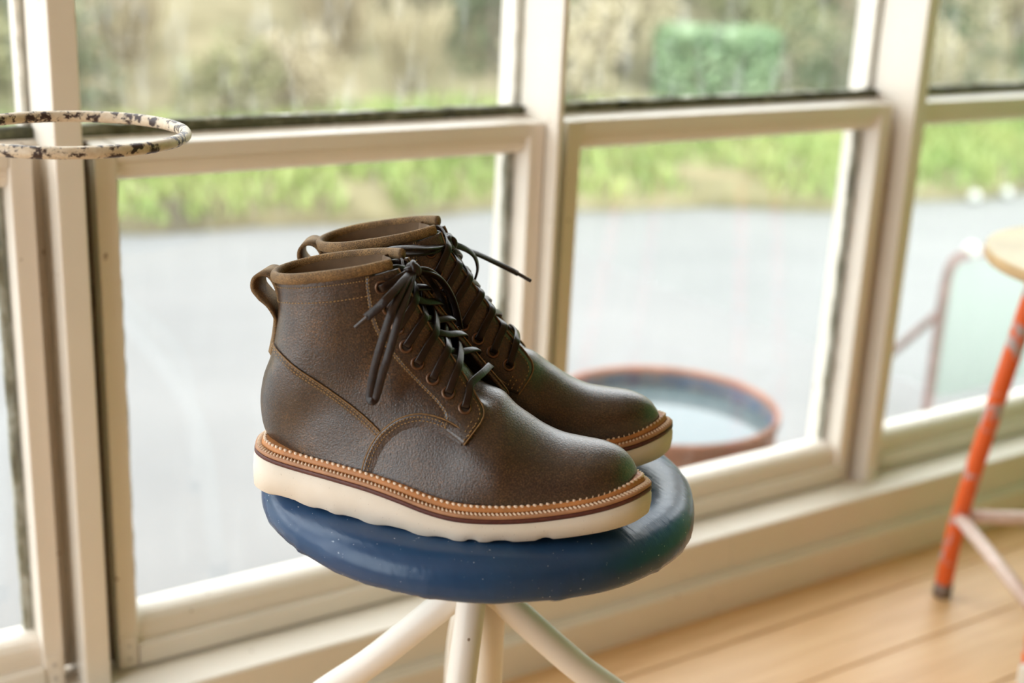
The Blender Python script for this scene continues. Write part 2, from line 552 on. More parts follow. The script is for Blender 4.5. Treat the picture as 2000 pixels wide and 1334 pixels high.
posts = [(-0.330, -0.300), (0.3530, 0.3812), (0.9605, 0.9692), (1.6115, 1.6360), (2.280, 2.310)]
names = ['narrow cream post by the side window', 'square cream timber post beside the rusty ring', 'thin cream mullion between the two sashes behind the boots', 'cream timber post beside the orange stool', 'cream timber post at the far end']
for i, (a, b) in enumerate(posts):
    bm = bmesh.new()
    add_box(bm, (a, 1.343, SILL - 0.001), (b, YG_UP - 0.002, 1.81), 0.0018)
    o = struct(bobj('trim_%d' % (4 + i), bm, MAT['paint']), names[i], 'post')
    # outer stop of the post beyond the glass
    box('outer_stop', (a - 0.004, YG_UP + 0.006, SILL), (b + 0.004, 1.475, 1.80), MAT['paint'], o)

def putty(name, a, b, axis, jag=0.0016, m=None, parent=None, seed=0):
    """uneven bead of old putty between two corners (box a..b), its free edge ragged"""
    r = random.Random(seed)
    L = b[axis] - a[axis]; n = max(6, int(L / 0.012))
    prof = [(0, 0), (1, 0), (1, 1), (0, 1)]
    o2 = [k for k in range(3) if k != axis]
    v = []; f = []
    for i in range(n + 1):
        t = i / n
        j = [r.uniform(-jag, jag) for _ in range(4)]
        for q, (p, s) in enumerate(prof):
            c = [0, 0, 0]
            c[axis] = a[axis] + L * t
            c[o2[0]] = a[o2[0]] + (b[o2[0]] - a[o2[0]]) * p + j[q] * 0.5
            c[o2[1]] = a[o2[1]] + (b[o2[1]] - a[o2[1]]) * s + j[(q + 1) % 4]
            v.append(c)
    for i in range(n):
        for q in range(4):
            f.append((i * 4 + q, i * 4 + (q + 1) % 4, i * 4 + 4 + (q + 1) % 4, i * 4 + 4 + q))
    f += [(0, 1, 2, 3), tuple(4 * n + k for k in (3, 2, 1, 0))]
    return mobj(name, v, f, m, parent)

TOP = 0.7225
def make_window(idx, x0, x1, p0, p1, label):
    """x0,x1: lower sash; p0,p1: neighbouring post faces"""
    W = struct(empty('window_%d' % idx, ((x0 + x1) / 2, 1.40, SILL)), label, 'window')
    ox, oy, oz = W.location
    L = lambda p: (p[0] - ox, p[1] - oy, p[2] - oz)
    sw = 0.0225
    def bx(name, lo, hi, m, bev=0.0015): return box(name, L(lo), L(hi), m, W, bev)
    # stiles of the lower sash
    for (a, b, lip0, lip1) in ((x0, x0 + sw, x0 + sw - 0.004, x0 + sw + 0.0105), (x1 - sw, x1, x1 - sw - 0.0105, x1 - sw + 0.004)):
        bx('stile', (a, 1.366, SILL + 0.001), (b, 1.412, TOP - 0.0006), MAT['paint'], 0.002)
        putty('putty', L((lip0, YG_LO + 0.004, SILL + 0.055)), L((lip1, YG_LO + 0.014, 0.688)), 2, 0.0014, MAT['weather'], W, seed=idx * 7 + int(a * 100))
    a, b = x0 + sw + 0.0004, x1 - sw - 0.0004
    tr = [(1.366, TOP - 0.002), (1.3675, TOP), (1.4115, TOP), (1.4115, 0.684), (1.396, 0.6815), (1.388, 0.6825), (1.380, 0.687), (1.3755, 0.694), (1.374, 0.7005), (1.374, 0.7045), (1.3665, 0.706)]
    prism_x('top_rail', [(y - oy, z - oz) for y, z in tr], a - ox, b - ox, MAT['paint'], W)
    br = [(1.3635, 0.1165), (1.3635, 0.139), (1.3655, 0.1415), (1.3735, 0.1435), (1.3735, 0.158), (1.3755, 0.165), (1.3805, 0.171), (1.387, 0.1745), (1.396, 0.1765), (1.412, 0.1765), (1.412, 0.1165)]
    prism_x('bottom_rail', [(y - oy, z - oz) for y, z in br], a - ox, b - ox, MAT['paint'], W)
    # stops closing the gap between sash and posts, the first coloured dark as shade
    if x0 - p0 > 0.003: bx('stop', (p0 - 0.0002, 1.392, SILL + 0.001), (x0 + 0.002, 1.411, TOP), MAT['gapshade'], 0)
    if p1 - x1 > 0.0015: bx('stop', (x1 - 0.002, 1.406, SILL + 0.001), (p1 + 0.0002, 1.4118, TOP), MAT['paint'], 0)
    # panes
    bx('pane', (a - 0.004, YG_LO - 0.002, 0.170), (b + 0.004, YG_LO + 0.002, 0.690), MAT['glass'], 0)
    bx('upper_pane', (p0 - 0.002, YG_UP - 0.002, TOP + 0.004), (p1 + 0.002, YG_UP + 0.002, 1.81), MAT['glassd'], 0)
    # transom under the upper pane with its mossy bead, and the outer ledge beyond
    bx('transom', (p0 + 0.0002, 1.4125, 0.686), (p1 - 0.0002, 1.47, TOP + 0.002), MAT['paint'])
    putty('bead', L((p0 + 0.001, 1.4165, TOP + 0.0015)), L((p1 - 0.001, YG_UP - 0.0015, TOP + 0.0135)), 0, 0.0014, MAT['mould'], W, seed=idx)
    putty('bead', L((p0 + 0.001, YG_UP + 0.003, TOP + 0.002)), L((p1 - 0.001, YG_UP + 0.016, TOP + 0.012)), 0, 0.0014, MAT['weather'], W, seed=idx + 40)
    # upright beads of the upper pane
    putty('bead', L((p0 + 0.0003, 1.419, TOP + 0.014)), L((p0 + 0.0065, YG_UP - 0.0022, 1.80)), 2, 0.0012, MAT['paint'], W, seed=idx + 60)
    putty('bead', L((p1 - 0.0075, YG_UP + 0.003, TOP + 0.004)), L((p1 - 0.0003, YG_UP + 0.02, 1.80)), 2, 0.0022, MAT['paint'], W, seed=idx + 80)
    # corner brackets with two screws each at the foot of both stiles
    for bxx in (x0 + 0.0035, x1 - 0.0195):
        pl = bx('bracket', (bxx, 1.3648, SILL + 0.003), (bxx + 0.016, 1.3665, SILL + 0.044), MAT['paint'], 0.0006)
        for zz in (0.014, 0.031):
            v, f = lathe([(0.0001, 0), (0.0026, 0.0), (0.0022, 0.0011), (0.0001, 0.0013)], 10)
            s = mobj('screw', [(p[0], -p[2], p[1]) for p in v], f, MAT['screw'], pl)
            s.location = L((bxx + 0.008, 1.3648, SILL + zz))
    return W

make_window(1, -0.262, 0.3365, -0.300, 0.353, 'window bay whose sash corner shows behind the rusty ring')
make_window(2, 0.3985, 0.9585, 0.3812, 0.9605, 'window bay with lower sash directly behind the boot heels')
make_window(3, 0.9925, 1.590, 0.9692, 1.6115, 'window bay through which the water drum is seen')
make_window(4, 1.6445, 2.245, 1.636, 2.280, 'window bay behind the orange stool')

# ================================================================== OUTSIDE
GZ = -0.30
struct(box('road', (-8, 1.50, GZ - 0.1), (16, 5.6, GZ), MAT['asphalt'], None, 0), 'pale grey tarmac road outside the window', 'road')
def edge_y(x): return 5.09 - 0.233 * (x - 2.13) + 0.10 * math.sin(2.3 * x) + 0.05 * math.sin(6.1 * x + 1)
def bank_z(x, d):
    return GZ + 0.02 + (0.11 * (1 - math.exp(-d / 0.10))) + 0.135 * d + 0.16 * max(0, d - 1.8) + 0.04 * math.sin(1.7 * x + d) * min(1, d)
nx, ny = 120, 46
v = []; f = []
for i in range(nx + 1):
    x = -6 + 20 * i / nx
    for j in range(ny + 1):
        d = 14 * (j / ny) ** 2.0
        v.append((x, edge_y(x) + d, bank_z(x, d) if j else GZ - 0.05))
for i in range(nx):
    for j in range(ny):
        a = i * (ny + 1) + j
        f.append((a, a + 1, a + ny + 2, a + ny + 1))
struct(mobj('bank', v, f, MAT['bank']), 'earth bank rising beyond the road', 'bank')

# grass on the bank: blades joined, nobody could count them
mb = MB()
for k in range(15000):
    x = rng.uniform(-1.0, 9.5); d = rng.uniform(0, 1) ** 1.05 * 1.15 + 0.02
    if math.sin(3.1 * x + 0.7) + math.sin(7.7 * x) > 1.25 and d < 0.22: continue
    y = edge_y(x) + d; z = bank_z(x, d) - 0.01
    h = rng.uniform(0.05, 0.12); a = rng.uniform(0, math.pi); wd = rng.uniform(0.008, 0.016)
    lx, ly = rng.normal(0, 0.035, 2)
    c, s = math.cos(a) * wd, math.sin(a) * wd
    o = len(mb.v)
    mb.v += [(x - c, y - s, z), (x + c, y + s, z), (x + lx * 0.4 + c * 0.6, y + ly * 0.4 + s * 0.6, z + h * 0.6), (x + lx * 0.4 - c * 0.6, y + ly * 0.4 - s * 0.6, z + h * 0.6), (x + lx, y + ly, z + h)]
    mb.f += [(o, o + 1, o + 2, o + 3), (o + 3, o + 2, o + 4)]
go = mb.obj('grass', MAT['grass'], None, False)
tag(go, 'short bright green grass covering the roadside bank', 'grass', kind='stuff')

# shrubs: three leaf meshes, copied
def leaf_cloud(n, rx, rz, size, seed, stalky=False):
    r = np.random.default_rng(seed); v = []; f = []
    lobes = [(r.uniform(-.6, .6) * rx, r.uniform(-.6, .6) * rx, r.uniform(.25, .85) * rz, r.uniform(.35, .6)) for _ in range(9)]
    for k in range(n):
        if stalky:
            a = r.uniform(0, 6.283); q = r.uniform(0, 1)
            rad = rx * (0.15 + 0.85 * q) * r.uniform(.3, 1)
            p = np.array([math.cos(a) * rad, math.sin(a) * rad, rz * q * r.uniform(.7, 1.05)])
        else:
            l = lobes[k % 9]
            g = r.normal(size=3); g /= np.linalg.norm(g); g *= r.uniform(.55, 1.0)
            p = np.array([l[0] + g[0] * rx * l[3], l[1] + g[1] * rx * l[3], l[2] + g[2] * rz * l[3] * .7])
            p[2] = max(p[2], 0.01)
        u = r.normal(size=3); u /= np.linalg.norm(u)
        w = np.cross(u, r.normal(size=3)); w /= np.linalg.norm(w)
        s = size * r.uniform(.6, 1.3)
        if stalky: u = np.array([p[0] * .5, p[1] * .5, 1.0]); u /= np.linalg.norm(u); s *= 1.6
        o = len(v)
        v += [tuple(p - u * s), tuple(p + w * s * (.12 if stalky else .42)), tuple(p + u * s), tuple(p - w * s * (.12 if stalky else .42))]
        f.append((o, o + 1, o + 2, o + 3))
    return v, f
def stems(rx, rz, seed):
    r = random.Random(seed); q = MB()
    for k in range(7):
        a = r.uniform(0, 6.28); d = r.uniform(.2, .6) * rx
        p = [(0, 0, -0.12), (math.cos(a) * d * .4, math.sin(a) * d * .4, rz * .35), (math.cos(a) * d, math.sin(a) * d, rz * .75)]
        q.add(*sweep(catmull(p, 6), circ(0.012, 5)))
    return q
shr_mesh = {}
def shrub(kind, loc, sc, rot, label, grp):
    if kind not in shr_mesh:
        spec = {'olive': (1500, .75, 1.25, .055, 11, False, 'leafa'), 'dark': (1500, .7, 1.15, .05, 12, False, 'leafc'),
                'dry': (1300, .6, 1.1, .085, 13, True, 'leafb'), 'green': (1300, .55, 1.0, .05, 14, False, 'leafg'), 'tan': (1300, .7, 1.2, .055, 15, False, 'leafb')}[kind]
        v, f = leaf_cloud(*spec[:6])
        fo = mobj('foliage', v, f, MAT[spec[6]], None, False)
        so = stems(spec[1], spec[2], spec[4]).obj('stem', MAT['twig'])
        shr_mesh[kind] = (fo.data, so.data)
        bpy.data.objects.remove(fo); bpy.data.objects.remove(so)
    e = empty({'olive': 'shrub', 'dark': 'shrub', 'dry': 'grass_clump', 'green': 'shrub', 'tan': 'shrub'}[kind], loc)
    e.scale = (sc, sc, sc); e.rotation_euler = (0, 0, rot)
    for nm, me in zip(('foliage', 'stem'), shr_mesh[kind]):
        link(bpy.data.objects.new(nm, me), e)
    tag(e, label, 'shrub' if kind != 'dry' else 'grass clump', grp)
    return e
LAB = {'olive': 'olive green leafy shrub on the bank beyond the road', 'dark': 'dark leaved shrub on the bank beyond the road',
       'dry': 'clump of dry straw coloured grass on the bank', 'tan': 'dried tan leaved bush on the bank beyond the road',
       'green': 'vivid green bush on the bank beyond the road'}
kinds = ['olive', 'dry', 'dark', 'tan', 'olive', 'dark', 'dry', 'tan']
r_ = random.Random(5)
n = 0
for row, (d, cnt, sc) in enumerate(((1.25, 24, 0.44), (1.95, 18, 0.60), (3.0, 14, 0.92), (5.2, 9, 1.6))):
    for i in range(cnt):
        x = -2.5 + (14.5 + row * 1.5) * (i + 0.5 * (row % 2) + r_.uniform(-.25, .25)) / cnt
        k = kinds[(i * 3 + row * 5 + int(r_.random() * 3)) % 8]
        dd = d + r_.uniform(-.25, .25)
        if row == 0 and 4.55 < x < 5.75: continue
        shrub(k, (x, edge_y(x) + dd, bank_z(x, dd) - 0.03), sc * r_.uniform(.8, 1.2), r_.uniform(0, 6.28), ('low ', 'waist-high ', 'tall ', 'tallest ')[row] + LAB[k], 'bushes on the bank')
        n += 1
# made-up hedge block standing in for a green reflection in the glass
hv = []; hf = []
hr = np.random.default_rng(21)
for k in range(4200):
    q = hr.uniform(-1, 1, 3); ax = hr.integers(0, 3); q[ax] = np.sign(q[ax]) * hr.uniform(.55, 1)
    p = np.array([q[0] * .34, q[1] * .22, .24 + q[2] * .23])
    u = hr.normal(size=3); u /= np.linalg.norm(u); w = np.cross(u, hr.normal(size=3)); w /= np.linalg.norm(w)
    sz = .036 * hr.uniform(.6, 1.3); o_ = len(hv)
    hv += [tuple(p - u * sz), tuple(p + w * sz * .45), tuple(p + u * sz), tuple(p - w * sz * .45)]; hf.append((o_, o_ + 1, o_ + 2, o_ + 3))
hx, hy = 5.30, 5.90
hd = empty('reflection_hedge', (hx, hy, bank_z(hx, hy - edge_y(hx)) - 0.07)); hd.rotation_euler = (0, 0, math.radians(-35))
mobj('foliage', hv, hf, MAT['leafg'], hd, False)
stems(.3, .5, 30).obj('stem', MAT['twig'], hd)
tag(hd, 'made-up square block of vivid green hedge in place of a pane reflection', 'hedge')
for (x, d) in ((5.60, 0.02), (5.86, 0.05)):
    v, f = lathe([(0.004, -0.03), (0.022, -0.02), (0.030, 0.0), (0.022, 0.02), (0.004, 0.028)], 10)
    s = mobj('stone', v, f, MAT['stone'], None)
    s.location = (x, edge_y(x) - 0.08 + d, GZ + 0.03)
    tag(s, 'small white stone at the foot of the grass bank', 'stone', 'white stones along the road edge')

# water-filled drum under the window
dr = empty('water_drum', (1.545, 1.775, GZ)); DR = 0.212; DH = 0.42
tag(dr, 'rusty brown drum with a blue inside, full of pale water, outside the window', 'drum')
v, f = lathe([(0.02, 0.0), (DR - 0.012, 0.0), (DR - 0.006, 0.01), (DR - 0.004, 0.13), (DR, 0.14), (DR - 0.004, 0.15), (DR - 0.004, 0.27), (DR, 0.28), (DR - 0.004, 0.29), (DR - 0.004, DH - 0.02)], 64)
mobj('barrel', v, f[:-1], MAT['rust'], dr)
v, f = lathe([(DR - 0.005, DH - 0.022), (DR + 0.001, DH - 0.018), (DR + 0.0015, DH - 0.006), (DR - 0.002, DH), (DR - 0.007, DH - 0.002), (DR - 0.009, DH - 0.012)], 64)
mobj('rim', v, f[:-2], MAT['rust'], dr)
v, f = lathe([(DR - 0.0085, DH - 0.010), (DR - 0.010, DH - 0.05), (DR - 0.010, DH - 0.11)], 64)
mobj('inner_wall', v, f[:-2], MAT['drumrim'], dr)
v, f = lathe([(0.001, DH - 0.040), (DR * .5, DH - 0.040), (DR - 0.0102, DH - 0.040)], 64)
mobj('water', v, f[:-2], MAT['water'], dr)

# bent tube stand with pale panel outside
st = empty('sign_stand', (3.10, 2.2, GZ))
tag(st, 'bent rusty tube stand holding a pale panel on the road outside', 'stand')
p = catmull([(-0.25, 0, 0.0), (-0.252, 0, 0.2), (-0.25, 0, 0.38), (-0.235, 0, 0.445), (-0.19, 0, 0.465), (0, 0, 0.468), (0.19, 0, 0.465), (0.235, 0, 0.445), (0.25, 0, 0.38), (0.25, 0, 0.0)], 60)
v, f = sweep(p, circ(0.0125, 10)); mobj('tube_frame', v, f, MAT['rustpost'], st)
box('panel', (-0.232, -0.004, 0.07), (0.232, 0.004, 0.44), MAT['panel'], st, 0.002)
for s in (-1, 1):
    v, f = sweep([(s * 0.25, 0.0, 0.32), (s * 0.25, 0.28, 0.006)], circ(0.011, 8)); mobj('rear_leg', v, f, MAT['rustpost'], st)
v, f = lathe([(0.002, -0.02), (0.02, -0.012), (0.022, 0.004), (0.012, 0.02), (0.002, 0.024)], 14)
k_ = mobj('knob', v, f, MAT['stone'], st); k_.location = (-0.165, 0, 0.475)

# ================================================================== RING STAND (upper left)
rs = empty('ring_stand', (0.058, 1.02, 0.0))
tag(rs, 'old plant stand with a rust-flecked cream metal ring, no pot in it', 'plant stand')
rc = Vector((0.287 - 0.058, 1.047 - 1.02, 0.7905)); RR = 0.0872
pts = [(rc.x + RR * math.cos(a), rc.y + RR * math.sin(a), rc.z) for a in np.linspace(0, 2 * math.pi, 96, endpoint=False)]
v, f = sweep(pts, circ(0.0047, 14), up=(0, 0, 1), closed=True); mobj('ring', v, f, MAT['ringp'], rs)
v, f = sweep([(0, 0, 0.7905), (rc.x - RR + 0.002, rc.y, 0.7905)], circ(0.0045, 10)); mobj('arm', v, f, MAT['ringp'], rs)
v, f = sweep([(0, 0, 0.0), (0, 0, 0.86)], circ(0.007, 12)); mobj('pole', v, f, MAT['ringp'], rs)
for a in (200, 270, 340, 90):
    a = math.radians(a)
    p = catmull([(0, 0, 0.16), (0.04 * math.cos(a), 0.04 * math.sin(a), 0.13), (0.09 * math.cos(a), 0.09 * math.sin(a), 0.03), (0.11 * math.cos(a), 0.11 * math.sin(a), 0.005)], 16)
    v, f = sweep(p, circ(0.0045, 8)); mobj('foot', v, f, MAT['ringp'], rs)

# ================================================================== ORANGE STOOL (right)
os_ = empty('metal_stool', (1.6515, 0.942, 0))
tag(os_, 'chipped orange metal stool with a round pale plywood seat', 'stool')
SH = 0.575
v, f = lathe([(0.001, SH - 0.021), (0.212, SH - 0.021), (0.218, SH - 0.019), (0.220, SH - 0.012), (0.220, SH - 0.004)], 64)
mobj('seat_edge', v, f[:-1], MAT['plywood'], os_)
v, f = lathe([(0.220, SH - 0.0045), (0.2185, SH - 0.001), (0.214, SH), (0.001, SH)], 64)
mobj('seat', v, f[1:] if False else f, MAT['palewood'], os_)
a0 = math.atan2(0.153, -0.037)
legp = []
for k in range(4):
    a = a0 + k * math.pi / 2
    c, s = math.cos(a), math.sin(a)
    P = [(0.222 * c, 0.222 * s, 0.0), (0.213 * c, 0.213 * s, 0.14), (0.166 * c, 0.166 * s, 0.46), (0.150 * c, 0.150 * s, SH - 0.021)]
    lg = sweep(catmull(P, 30), circ(0.0132, 14)); mobj('leg', lg[0], lg[1], MAT['orange'], os_)
    v, f = sweep([(0.2221 * c, 0.2221 * s, 0.0), (0.2207 * c, 0.2207 * s, 0.022)], circ(0.0142, 14)); mobj('foot_cap', v, f, MAT['foot'], os_)
    legp.append((0.214 * c, 0.214 * s))
for k in range(4):
    a, b = legp[k], legp[(k + 1) % 4]
    v, f = sweep([(a[0], a[1], 0.135), (b[0], b[1], 0.135)], circ(0.0100, 12)); mobj('rung', v, f, MAT['worn'], os_)

# made-up crate filling in for the pale sliver of a stool leg
cb = empty('stand_in_box', (1.448, 0.799, 0.0))
tag(cb, 'made-up small ivory crate in place of a pale stool leg', 'crate')
for k in range(3):
    z0_, z1_ = 0.01 + k * 0.03, 0.036 + k * 0.03
    for nm, lo, hi in (('slat', (-0.07, -0.07, z0_), (0.07, -0.062, z1_)), ('slat', (-0.07, 0.062, z0_), (0.07, 0.07, z1_)), ('slat', (-0.07, -0.0615, z0_), (-0.062, 0.0615, z1_)), ('slat', (0.062, -0.0615, z0_), (0.07, 0.0615, z1_))):
        box(nm, lo, hi, MAT['cardw'], cb, 0.001)
box('base', (-0.0615, -0.0615, 0.0), (0.0615, 0.0615, 0.011), MAT['cardw'], cb, 0.001)

# ================================================================== BLUE STOOL
SC = Vector((0.5548, 0.8579, 0.533))                    # centre of seat top
TILT = math.radians(1.5)
NUP = (Vector((0, 0, 1)) + Vector((0.8364, -0.5481, 0)) * math.tan(TILT)).normalized()
def tilted(origin, yaw_deg):
    a = math.radians(-yaw_deg)
    e = Vector((math.cos(a), math.sin(a), 0)); e = (e - NUP * e.dot(NUP)).normalized()
    nn = NUP.cross(e)
    return Matrix(((e.x, nn.x, NUP.x, origin[0]), (e.y, nn.y, NUP.y, origin[1]), (e.z, nn.z, NUP.z, origin[2]), (0, 0, 0, 1)))

bs = empty('padded_stool', (SC.x, SC.y, 0))
tag(bs, 'round stool with a blue vinyl cushion and splayed white tube legs', 'stool')
RS = 0.178
prof = [(0.150, -0.033), (0.166, -0.0335), (0.1725, -0.0328), (0.1762, -0.030), (0.178, -0.025), (0.178, -0.018), (0.1762, -0.0115), (0.172, -0.0065), (0.1655, -0.003), (0.156, -0.0012), (0.140, -0.0003), (0.100, 0.0), (0.05, 0.0), (0.001, 0.0)]
rp = random.Random(3)
pl = [(rp.uniform(0, 6.283), rp.uniform(0.6, 1.3), rp.uniform(0.012, 0.035)) for _ in range(46)]
def wob(r, z, a, i):
    d = 0.0
    for (c, amp, wd) in pl:
        q = (a - c + math.pi) % (2 * math.pi) - math.pi
        d += amp * math.exp(-(q / wd) ** 2)
    low = max(0.0, min(1.0, (-z - 0.010) / 0.022))
    lump = 0.0008 * math.sin(5 * a + 1) + 0.0006 * math.sin(11 * a)
    edge = max(0.0, min(1.0, (r - 0.10) / 0.06))
    return r + low * (0.0004 * d - 0.0002) + lump * edge, z - (0.0004 * d * low if i < 5 else 0) + lump * 0.5 * edge * (1 if i > 6 else 0)
v, f = lathe(prof, 240, wob)
cu = mobj('cushion', v, f, MAT['vinyl'], bs)
cu.matrix_local = Matrix.Translation((0, 0, SC.z)) @ tilted((0, 0, 0), 0)
v, f = lathe([(0.001, -0.040), (0.150, -0.040), (0.158, -0.0385), (0.160, -0.0325)], 64)
bd = mobj('seat_board', v, f, MAT['gap'], bs); bd.matrix_local = cu.matrix_local.copy()
v, f = lathe([(0.001, -0.056), (0.045, -0.056), (0.05, -0.052), (0.05, -0.039)], 32)
hb = mobj('hub_plate', v, f, MAT['enamel'], bs); hb.matrix_local = cu.matrix_local.copy()
v, f = sweep([(0.013, -0.004, 0.483), (0.013, -0.004, 0.30)], circ(0.0125, 18)); mobj('column', v, f, MAT['enamel'], bs)
for k, deg in enumerate((150, -31, -136, 62)):
    a = math.radians(deg); c, s = math.cos(a), math.sin(a)
    P = [(0.004 * c, 0.004 * s, 0.425), (0.025 * c, 0.025 * s, 0.4065), (0.086 * c, 0.086 * s, 0.350), (0.150 * c, 0.150 * s, 0.296), (0.20 * c, 0.20 * s, 0.21), (0.225 * c, 0.225 * s, 0.004)]
    if k == 2:
        P = [(0.010 * c, 0.010 * s, 0.43), (0.028 * c, 0.028 * s, 0.39), (0.058 * c, 0.058 * s, 0.32), (0.10 * c, 0.10 * s, 0.24), (0.16 * c, 0.16 * s, 0.14), (0.225 * c, 0.225 * s, 0.004)]
    v, f = sweep(catmull(P, 44), circ(0.0125, 20)); lg = mobj('leg', v, f, MAT['enamel'], bs)
    v, f = lathe([(0.006, 0.0), (0.0148, 0.0), (0.0155, 0.006), (0.0148, 0.022), (0.0128, 0.024)], 18)
    ft = mobj('rubber_foot', v, f, MAT['gap'], lg); ft.location = (0.225 * c, 0.225 * s, 0.0)

# ================================================================== BOOTS
LX = [0, .004, .012, .025, .05, .075, .1, .13, .16, .18, .2, .223, .244, .265, .282, .296, .304, .308]
LW = [0, .020, .030, .037, .0435, .050, .0555, .061, .0645, .0645, .061, .055, .048, .0405, .032, .021, .010, 0]
MX = [0, .004, .012, .025, .05, .08, .1, .13, .16, .19, .215, .24, .265, .282, .296, .304, .308]
MW = [0, .020, .030, .037, .0385, .0375, .038, .0415, .047, .051, .0515, .048, .041, .033, .022, .011, 0]
ZSX = [0, .02, .044, .076, .107, .131, .147, .167, .19, .214, .24, .267, .287, .30, .308]
ZSV = [.029, .0278, .0266, .0262, .0245, .0211, .0180, .0156, .0154, .0166, .0195, .0243, .0290, .0324, .0342]
ZBX = [0, .2, .2256, .247, .268, .285, .299, .308]
ZBV = [0, 0, .0018, .004, .007, .0094, .012, .0145]
def smooth_interp(xs, ys):
    """cubic Hermite with finite-difference slopes"""
    xs = np.array(xs); ys = np.array(ys)
    d = np.gradient(ys, xs)
    def f(x):
        x = np.clip(np.asarray(x, float), xs[0], xs[-1])
        i = np.clip(np.searchsorted(xs, x) - 1, 0, len(xs) - 2)
        h = xs[i + 1] - xs[i]; t = (x - xs[i]) / h
        return ((1 + 2 * t) * (1 - t) ** 2) * ys[i] + t * (1 - t) ** 2 * h * d[i] + t * t * (3 - 2 * t) * ys[i + 1] + t * t * (t - 1) * h * d[i + 1]
    return f
ZS = smooth_interp(ZSX, ZSV); ZB = smooth_interp(ZBX, ZBV)

ctrl = [(x, -w) for x, w in zip(LX, LW)] + [(x, w) for x, w in list(zip(MX, MW))[-2:0:-1]]
OUT = catmull(ctrl, 260, closed=True)            # outline of the welt, heel -> lateral -> toe -> medial
_t = np.roll(OUT, -1, 0) - np.roll(OUT, 1, 0); _t /= np.linalg.norm(_t, axis=1)[:, None]
ONR = np.stack([_t[:, 1], -_t[:, 0]], 1)         # outward normal
if (ONR * (OUT - OUT.mean(0))).sum() < 0: ONR = -ONR
for _ in range(3):
    ONR = ONR + np.roll(ONR, 1, 0) + np.roll(ONR, -1, 0); ONR /= np.linalg.norm(ONR, axis=1)[:, None]
def ring(off, zf):
    P = OUT - ONR * off
    return np.c_[P, zf(np.clip(OUT[:, 0], 0, .308))]

def il(x): return np.interp(x, [.003, .0045, .008, .013, .022, .05, .075, .1, .13, .16, .18, .2, .223, .244, .265, .28, .289, .2935, .296], [0, .0095, .017, .0225, .028, .0345, .0405, .046, .0515, .055, .055, .0520, .0465, .040, .0325, .0245, .0160, .009, 0])
def im(x): return np.interp(x, [.003, .0045, .008, .013, .022, .05, .08, .1, .13, .16, .19, .215, .24, .265, .28, .289, .2935, .296], [0, .0095, .017, .0225, .028, .030, .029, .0295, .033, .038, .042, .0425, .0395, .033, .025, .0165, .009, 0])

# sections of the last: (Tx,Tz, Bx,Bz, l0,m0, l5,m5, l8,m8, va, vb, k, ya)
SEC = []
for (x, zt, zb) in ((.2958, .0420, .0385), (.2945, .0465, .0375), (.2915, .0515, .0365), (.2862, .0570, .0350), (.2785, .0612, .0330), (.2665, .0638, .0305), (.251, .0645, .0265), (.2355, .0658, .0235), (.2214, .0705, .0212), (.2092, .0772, .0200), (.198, .0842, .0195)):
    a, b = il(x), im(x)
    q = max(0, min(1, (x - .20) / .09))
    SEC.append((x, zt, x, zb, a, b, a * (.95 + .05 * q), b * (.95 + .05 * q), a * (.80 + .06 * q), b * (.82 + .06 * q), .22, .1, 0, .006))
SEC += [(.186, .0945, .176, .0195, .0545, .040, .0475, .040, .036, .034, .35, .1, 0, .009),
        (.175, .1065, .150, .0210, .0535, .036, .0430, .038, .032, .031, .42, .1, 0, .010),
        (.165, .1185, .118, .0265, .0490, .031, .0395, .0365, .0295, .029, .48, .1, 0, .010),
        (.156, .1295, .080, .0310, .0415, .0290, .0370, .0355, .028, .028, .52, .1, .0, .009),
        (.1475, .1395, .042, .0345, .0335, .0295, .0360, .0352, .0275, .0275, .55, .15, .15, .008),
        (.1400, .1490, .012, .0375, .0250, .0250, .0352, .0348, .027, .027, .57, .28, .75, .006),
        (.1330, .1578, .0030, .060, .031, .031, .0345, .0343, .027, .027, .58, .40, 1, .005),
        (.1268, .1658, .0048, .084, .031, .031, .0340, .0338, .0265, .0265, .60, .40, 1, .004),
        (.1215, .1728, .0112, .104, .031, .031, .0336, .0335, .0265, .0265, .60, .40, 1, .003),
        (.1172, .1788, .0146, .124, .031, .031, .0333, .0333, .026, .026, .60, .40, 1, .002),
        (.1138, .1838, .0160, .144, .031, .031, .0330, .0330, .026, .026, .60, .40, 1, .001),
        (.1110, .1885, .0132, .1655, .031, .031, .0328, .0328, .026, .026, .60, .40, 1, .000)]
SEC = np.array(SEC, float)
NS = 110
_s = np.linspace(0, len(SEC) - 1, NS)
_base = []
def sec_at(t):
    i = int(min(max(math.floor(t), 0), len(SEC) - 2)); u = t - i
    p1, p2 = SEC[i], SEC[i + 1]
    p0 = SEC[i - 1] if i > 0 else 2 * p1 - p2
    p3 = SEC[i + 2] if i + 2 < len(SEC) else 2 * p2 - p1
    return 0.5 * ((2 * p1) + (p2 - p0) * u + (2 * p0 - 5 * p1 + 4 * p2 - p3) * u * u + (3 * p1 - p0 - 3 * p2 + p3) * u ** 3)
def wid(v, w0, w5, w8, va, vb, k):
    W = np.interp(v, [0, .25, .5, .7, .85, 1], [w0, (w0 * .42 + w5 * .6), w5, (w5 * .5 + w8 * .52), w8, w8 * .92])
    if v > va: W *= math.sqrt(max(0, 1 - ((v - va) / (1 - va)) ** 2.6))
    if v < vb: W *= 1 - k * (1 - math.sqrt(max(0, 1 - ((vb - v) / vb) ** 2.2)))
    return W
VV = [(1 - math.cos(math.pi * i / 26)) / 2 for i in range(27)]
